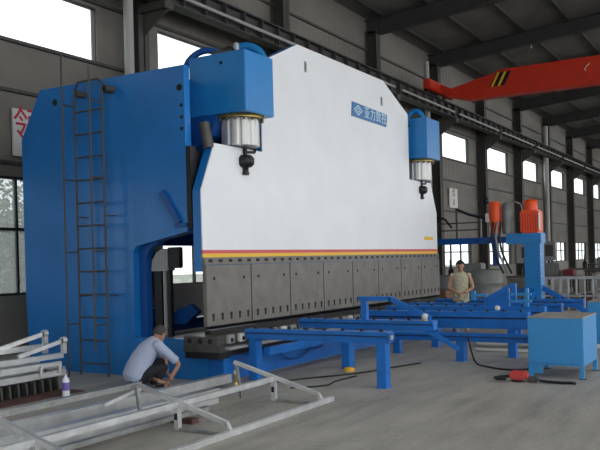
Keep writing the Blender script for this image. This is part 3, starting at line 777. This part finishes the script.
def panel_post(x, y, z0, z1, lab):
    t = thing('control_panel', lab, 'control panel', (x,y,0), 'grey control panels on posts')
    MB().box(x, x+.1, y-.05, y+.05, 0, z0+.1).build('post', 'column', t)
    b = MB().box(x-.15, x+.2, y-.42, y+.42, z0, z1, .02).build('panel_box', 'panelgrey', t)
    MB().box(x-.157, x-.148, y-.30, y+.15, z0+.25, z1-.2).build('screen', 'steel_dark', b)
panel_post(40.5, 10.9, 1.35, 2.35, 'grey control panel on a post below the nearer of the far windows')
panel_post(46.5, 11.2, 1.4, 2.5, 'grey control panel on a post farther down the hall')
def bench(x, y, L, lab, hh=.85):
    t = thing('machine_bench', lab, 'machine', (x,y,0))
    MB().box(x, x+.9, y-L, y, hh-.08, hh, .01).build('top', 'steel_dark', t)
    for yy in (y-L+.05, y-.15):
        for xx in (x+.05, x+.75): MB().box(xx, xx+.1, yy, yy+.1, 0, hh-.08).build('leg', 'steel_dark', t)
    MB().box(x+.15, x+.8, y-L*.75, y-L*.45, hh, hh+.55, .04).build('head', 'tank', t)
    MB().lathe([(.12,0),(.12,.3),(.05,.36),(.05,.7)], (x+.4,y-L*.25,hh), 14).build('spindle', 'steel_black', t)
    MB().box(x+.1, x+.85, y-L*.95, y-L*.8, hh, hh+.25, .02).build('tray', 'maroon', t)
bench(35.0, 10.3, 3.0, 'dark machine bench standing beneath the far windows')
bench(43.0, 9.4, 3.2, 'dark machine bench deeper in the hall near the right edge', 1.0)
bench(30.0, 11.8, 2.6, 'dark machine bench seen just left of the gantry post', .95)
bench(52.0, 10.2, 4, 'most distant dark machine bench at the right', 1.1)
bench(38.0, 7.6, 3, 'dark machine bench close to the right picture edge', 1.0)
# maroon unit and panel behind the ram end
one('maroon_unit', MB().box(22.4,23.0,9.35,10.2,1.25,1.75,.03).box(22.6,22.8,9.7,9.9,0,1.25), 'maroon', 'maroon electrical unit on a stem behind the right end of the press', 'electrical unit')
m = MB()
for i in range(3): m.bar((27.2+i*.25,3.9,.25+i*.12),(28.0+i*.25,4.5,.55+i*.1),.35,.02)
m.box(27.2,28.6,3.8,4.6,0,.3)
one('scrap_sheets', m, 'galv', 'pale scrap sheets heaped beyond the second cabinet', 'scrap')
# trees outside
def tree(x, y, h, r, lab, sd):
    random.seed(sd)
    t = thing('tree', lab, 'tree', (x,y,-.2), 'trees outside the left window')
    MB().tube([(x,y,-.2),(x+.1,y,h*.5),(x,y+.1,h*.85)], [.16,.11,.05], 8).build('trunk', 'bark', t)
    m = MB(); V = []; F = []
    for i in range(2600):
        a = random.random()*2*pi; u = random.random()*2-1; q = random.random()**.4*r
        p = Vector((x+q*cos(a)*math.sqrt(1-u*u), y+q*sin(a)*math.sqrt(1-u*u), h*.62+q*u*1.25))
        d1 = Vector((random.uniform(-1,1),random.uniform(-1,1),random.uniform(-1,1))).normalized()*.10
        d2 = d1.cross(Vector((random.uniform(-1,1),random.uniform(-1,1),random.uniform(-1,1)))).normalized()*.05
        k0 = len(V); V += [p-d1,p+d2,p+d1,p-d2]; F.append((k0,k0+1,k0+2,k0+3))
    m.add(V, F); m.build('foliage', 'leaf', t)
tree(15.2, 18.2, 3.9, 1.5, 'leafy green tree outside the lower left window, nearer the machine', 3)
tree(18.6, 22.4, 3.6, 1.5, 'leafy green tree outside, mostly hidden behind the press frame', 4)
#one('canopy_hedge', MB().box(8,60,24,25,-.2,1.5,.2), 'leaf', 'low green hedge outside behind the lower windows', 'hedge')

# ------------------------------------------------------------------ people
def skin_mesh(chain_v, edges, root=0, sub=2, voxel=None, extra=None):
    me = bpy.data.meshes.new('tmp'); me.from_pydata([p for p, r in chain_v], edges, [])
    o = bpy.data.objects.new('tmp', me); C.objects.link(o)
    o.modifiers.new('s', 'SKIN'); 
    for i, (p, r) in enumerate(chain_v):
        sv = me.skin_vertices[0].data[i]; sv.radius = (r, r) if not isinstance(r, tuple) else r; sv.use_root = (i == root)
    sb = o.modifiers.new('u', 'SUBSURF'); sb.levels = sub; sb.render_levels = sub
    dg = bpy.context.evaluated_depsgraph_get(); dg.update()
    r_ = bpy.data.meshes.new_from_object(o.evaluated_get(dg)); bpy.data.objects.remove(o); return r_
def fuse(meshes, voxel, smooth=2):
    bm = bmesh.new()
    for m_ in meshes: bm.from_mesh(m_)
    me = bpy.data.meshes.new('tmp'); bm.to_mesh(me); bm.free()
    o = bpy.data.objects.new('tmp', me); C.objects.link(o)
    rm = o.modifiers.new('r', 'REMESH'); rm.mode = 'VOXEL'; rm.voxel_size = voxel
    sm = o.modifiers.new('sm', 'SMOOTH'); sm.iterations = smooth; sm.factor = .5
    dg = bpy.context.evaluated_depsgraph_get(); dg.update()
    r_ = bpy.data.meshes.new_from_object(o.evaluated_get(dg)); bpy.data.objects.remove(o)
    for p in r_.polygons: p.use_smooth = True
    return r_
def mb_mesh(mb):
    me = bpy.data.meshes.new('tmp'); me.from_pydata(mb.v, [], mb.f)
    bm = bmesh.new(); bm.from_mesh(me); bmesh.ops.remove_doubles(bm, verts=bm.verts, dist=.0005); bmesh.ops.recalc_face_normals(bm, faces=bm.faces); bm.to_mesh(me); bm.free(); return me
def head_mb(c, f, s, u, sc=1.0):
    # c centre, f facing, s to the person's left, u up
    m = MB()
    def P(a, b, z): return Vector(c)+f*a*sc+s*b*sc+u*z*sc
    def ell(ctr, rx, ry, rz):
        bm = bmesh.new(); bmesh.ops.create_uvsphere(bm, u_segments=20, v_segments=14, radius=1)
        for v in bm.verts: v.co = P(ctr[0]+v.co.x*rx, ctr[1]+v.co.y*ry, ctr[2]+v.co.z*rz)
        m.bm(bm, True)
    ell((-.01,0,.02), .095, .078, .10)      # skull
    ell((.022,0,-.045), .068, .058, .075)   # jaw
    ell((.075,0,-.098), .018, .022, .018)   # chin
    ell((.098,0,-.025), .020, .012, .026)   # nose
    ell((.075,0,.022), .022, .055, .014)    # brow
    for q in (-1, 1): ell((-.005,q*.080,-.02), .020, .010, .032)
    return m
def hand(c, d, n, side, sc=1.0):
    # palm centre start c (wrist), direction d, palm normal n, side vector towards thumb
    pts = [(Vector(c), .020*sc), (Vector(c)+d*.045*sc, .026*sc), (Vector(c)+d*.085*sc, .022*sc)]; ed = [(0,1),(1,2)]
    out = [skin_mesh(pts, ed, 0, 1)]
    for i, (off, L) in enumerate(((.030,.075),(.010,.085),(-.010,.078),(-.028,.062))):
        b = Vector(c)+d*.075*sc+side*off*sc; k1 = b+(d*.9+n*.35).normalized()*L*.45*sc; k2 = k1+(d*.5+n*.85).normalized()*L*.35*sc; k3 = k2+(d*.05+n).normalized()*L*.25*sc
        out.append(skin_mesh([(b,.009*sc),(k1,.0088*sc),(k2,.008*sc),(k3,.007*sc)], [(0,1),(1,2),(2,3)], 0, 1))
    b = Vector(c)+d*.03*sc+side*.022*sc; k1 = b+(d*.5+side*.8).normalized()*.04*sc; k2 = k1+(d*.8+side*.2+n*.4).normalized()*.03*sc
    out.append(skin_mesh([(b,.011*sc),(k1,.010*sc),(k2,.008*sc)], [(0,1),(1,2)], 0, 1))
    return out
def part_from_mesh(me, name, m, parent):
    me.transform(Matrix.Translation(-Vector(parent['_org']))); me.materials.clear(); me.materials.append(M[m]); me.name = name
    for p in me.polygons: p.use_smooth = True
    o = bpy.data.objects.new(name, me); C.objects.link(o); o.parent = parent; o['_org'] = list(parent['_org']); return o
def figure(label, base, f, J, mats, headc, hdir, hup, hair_long, vox=.009):
    T = thing('person', label, 'person', base)
    f = Vector(f).normalized(); u = Vector((0,0,1)); s = u.cross(f).normalized()
    B = Vector(base)
    def W(p): return B+f*p[0]+s*p[1]+u*p[2]
    hc = W(headc); hf = (f*hdir[0]+s*hdir[1]+u*hdir[2]).normalized(); hu = (f*hup[0]+s*hup[1]+u*hup[2]); hu = (hu-hf*hu.dot(hf)).normalized(); hs = hu.cross(hf)
    V = []; E = []; ix = {}
    def node(n, r): ix[n] = len(V); V.append((W(J[n]), r)); return ix[n]
    node('pelvis', .115); node('spine', .115); node('chest', .125); node('neckb', .062); V.append((hc-hu*.07, .052)); ix['neck'] = len(V)-1
    E += [(0,1),(1,2),(2,3),(3,4)]
    for q in 'LR':
        for n, r in (('sho',.062),('elb',.042),('wri',.027)): node(n+q, r)
        E += [(ix['chest'],ix['sho'+q]),(ix['sho'+q],ix['elb'+q]),(ix['elb'+q],ix['wri'+q])]
        for n, r in (('hip',.085),('kne',.058),('ank',.040),('toe',.035)): node(n+q, r)
        E += [(0,ix['hip'+q]),(ix['hip'+q],ix['kne'+q]),(ix['kne'+q],ix['ank'+q]),(ix['ank'+q],ix['toe'+q])]
    ms = [skin_mesh(V, E, 0, 2), mb_mesh(head_mb(hc, hf, hs, hu))]
    for q in 'LR':
        wv = W(J['wri'+q]); d = (wv-W(J['elb'+q])).normalized()
        if 'hd'+q in J: d = (f*J['hd'+q][0]+s*J['hd'+q][1]+u*J['hd'+q][2]).normalized()
        side = f.cross(d); side = (f-d*f.dot(d)).normalized() if abs(f.dot(d)) < .9 else u
        n = d.cross(side).normalized()*(1 if q == 'R' else -1)
        ms += hand(wv, d, n, side)
    part_from_mesh(fuse(ms, vox*.62, 1), 'body', 'skin', T)
    # shirt
    V = []; E = []; ix = {}
    def nd(n, p, r): ix[n] = len(V); V.append((p, r)); return ix[n]
    lf = MB(); n = 24; rings = mats['torso']; VV = []; FF = []
    for i, (a, z, lat, dep) in enumerate(rings):
        p0 = rings[max(i-1,0)]; p1 = rings[min(i+1,len(rings)-1)]
        d = (W((p1[0],0,p1[1]))-W((p0[0],0,p0[1]))).normalized(); q_ = d.cross(s).normalized()
        for k in range(n): VV.append(W((a,0,z))+s*lat*cos(2*pi*k/n)+q_*dep*sin(2*pi*k/n))
    for i in range(len(rings)-1):
        for k in range(n): FF.append((i*n+k, i*n+(k+1)%n, (i+1)*n+(k+1)%n, (i+1)*n+k))
    FF += [tuple(range(n)), tuple(range(len(VV)-n, len(VV)))]
    lf.add(VV, FF)
    k_ = mats.get('puff', 1); sl = mats.get('sleeve', .75); ml = [mb_mesh(lf)]
    for q in 'LR':
        a = W(J['sho'+q]); b = a.lerp(W(J['elb'+q]), sl)
        t_ = MB().tube([a.lerp(W(J['chest']), .35), a, a.lerp(b,.3), b], [.085*k_,.080*k_,.074*k_,.064*k_], 14).ball(a, .086*k_); ml.append(mb_mesh(t_))
    part_from_mesh(fuse(ml, .012, 5), 'shirt', mats['shirt'], T)
    V = []; E = []; ix = {}
    nd('p', W(J['pelvis']), .135)
    for q in 'LR':
        nd('h'+q, W(J['hip'+q]), .105); nd('k'+q, W(J['kne'+q]), .078); nd('a'+q, W(J['ank'+q])+u*.02, .062)
        E += [(0,ix['h'+q]),(ix['h'+q],ix['k'+q]),(ix['k'+q],ix['a'+q])]
    part_from_mesh(fuse([skin_mesh(V, E, 0, 2)], .012, 2), 'trousers', mats['trousers'], T)
    for q in 'LR':
        a = W(J['ank'+q]); t_ = W(J['toe'+q]); dv = (t_-a); dv.z = 0; dv.normalize()
        V = [(Vector((a.x,a.y,B.z+.045))-dv*.04, .040), (Vector((a.x,a.y,B.z+.045))+dv*.06, .043), (Vector((a.x,a.y,B.z+.035))+dv*.17, .032)]
        part_from_mesh(skin_mesh(V, [(0,1),(1,2)], 0, 2), 'shoe', 'shoe', T)
    # hair cap
    hm = MB(); bm = bmesh.new(); bmesh.ops.create_uvsphere(bm, u_segments=28, v_segments=20, radius=1)
    kill = [v for v in bm.verts if (v.co.x > .25 and v.co.z < .45) or (v.co.z < -.55) or (v.co.x > -.1 and v.co.z < -.05)]
    bmesh.ops.delete(bm, geom=kill, context='VERTS')
    for v in bm.verts:
        jit = 1+.03*random.random()
        v.co = hc+hf*(-.012+v.co.x*.105*jit)+hs*(v.co.y*.090*jit)+hu*(.022+v.co.z*(.112 if v.co.z > 0 else hair_long)*jit)
    bmesh.ops.solidify(bm, geom=bm.faces[:], thickness=.012)
    hm.bm(bm, True); hm.build('hair', mats['hair'], T)
    for q in (-1, 1):
        MB().ball(hc+hf*.083+hs*.032*q+hu*-.003, .0095).build('eye', 'eye', T)
    m = MB(); m.bar(hc+hf*.091+hs*.022-hu*.066, hc+hf*.091-hs*.022-hu*.066, .010, .010); m.build('mouth', 'lip', T)
    return T

fwv = fwd; rtv = rt
f1 = (rtv*.90+fwv*.44).normalized()
J1 = dict(pelvis=(-.20,0,.20), hem=(-.21,0,.19), spine=(-.13,0,.42), chest=(.02,0,.60), neckb=(.10,0,.70),
  shoL=(.07,.19,.61), elbL=(.28,.20,.38), wriL=(.26,.04,.16), shoR=(.07,-.19,.61), elbR=(.37,-.22,.33), wriR=(.22,-.20,.10),
  hipL=(-.16,.10,.20), kneL=(.24,.15,.36), ankL=(.06,.14,.09), toeL=(.22,.16,.04),
  hipR=(-.16,-.10,.20), kneR=(.20,-.15,.31), ankR=(.06,-.14,.09), toeR=(.22,-.16,.04), hdR=(-.4,.0,-.55), hdL=(.5,-.2,-.6))
figure('person squatting in a pale blue shirt and dark trousers, back to the camera', (8.93,7.92,0), f1, J1,
  dict(shirt='shirt', trousers='trouser', hair='hair_grey', torso=[(-.26,.11,.17,.13),(-.25,.17,.20,.17),(-.20,.28,.20,.17),(-.12,.42,.20,.165),(-.03,.54,.205,.15),(.05,.63,.18,.12),(.10,.70,.09,.08)], sleeve=.85), (.155,0,.765), (.9,.55,-.25), (.25,0,1), .075)
f2 = (-fwv*.97-rtv*.24).normalized()
J2 = dict(pelvis=(0,0,.92), hem=(0,0,.86), spine=(.0,0,1.10), chest=(0,0,1.30), neckb=(.01,0,1.43),
  shoL=(.0,.18,1.36), elbL=(.02,.27,1.08), wriL=(.20,.07,.98), shoR=(.0,-.18,1.36), elbR=(.02,-.27,1.08), wriR=(.20,-.07,.98),
  hipL=(0,.09,.88), kneL=(.02,.10,.48), ankL=(0,.11,.08), toeL=(.14,.13,.04),
  hipR=(0,-.09,.88), kneR=(.02,-.10,.48), ankR=(0,-.11,.08), toeR=(.14,-.13,.04), hdL=(.35,-.8,-.3), hdR=(.35,.8,-.3))
figure('person standing behind the blue tables in khaki clothes, hands clasped', (17.3,6.12,0), f2, J2,
  dict(shirt='camo', trousers='camo2', hair='hair_black', torso=[(0,.80,.175,.145),(0,.95,.175,.145),(0,1.10,.165,.14),(0,1.27,.18,.145),(0,1.38,.16,.12),(.01,1.45,.075,.07)], sleeve=.22, puff=.68), (.05,0,1.575), (1,0,-.35), (.35,0,1), .09)

for o in bpy.data.objects:
    if '_org' in o: del o['_org']
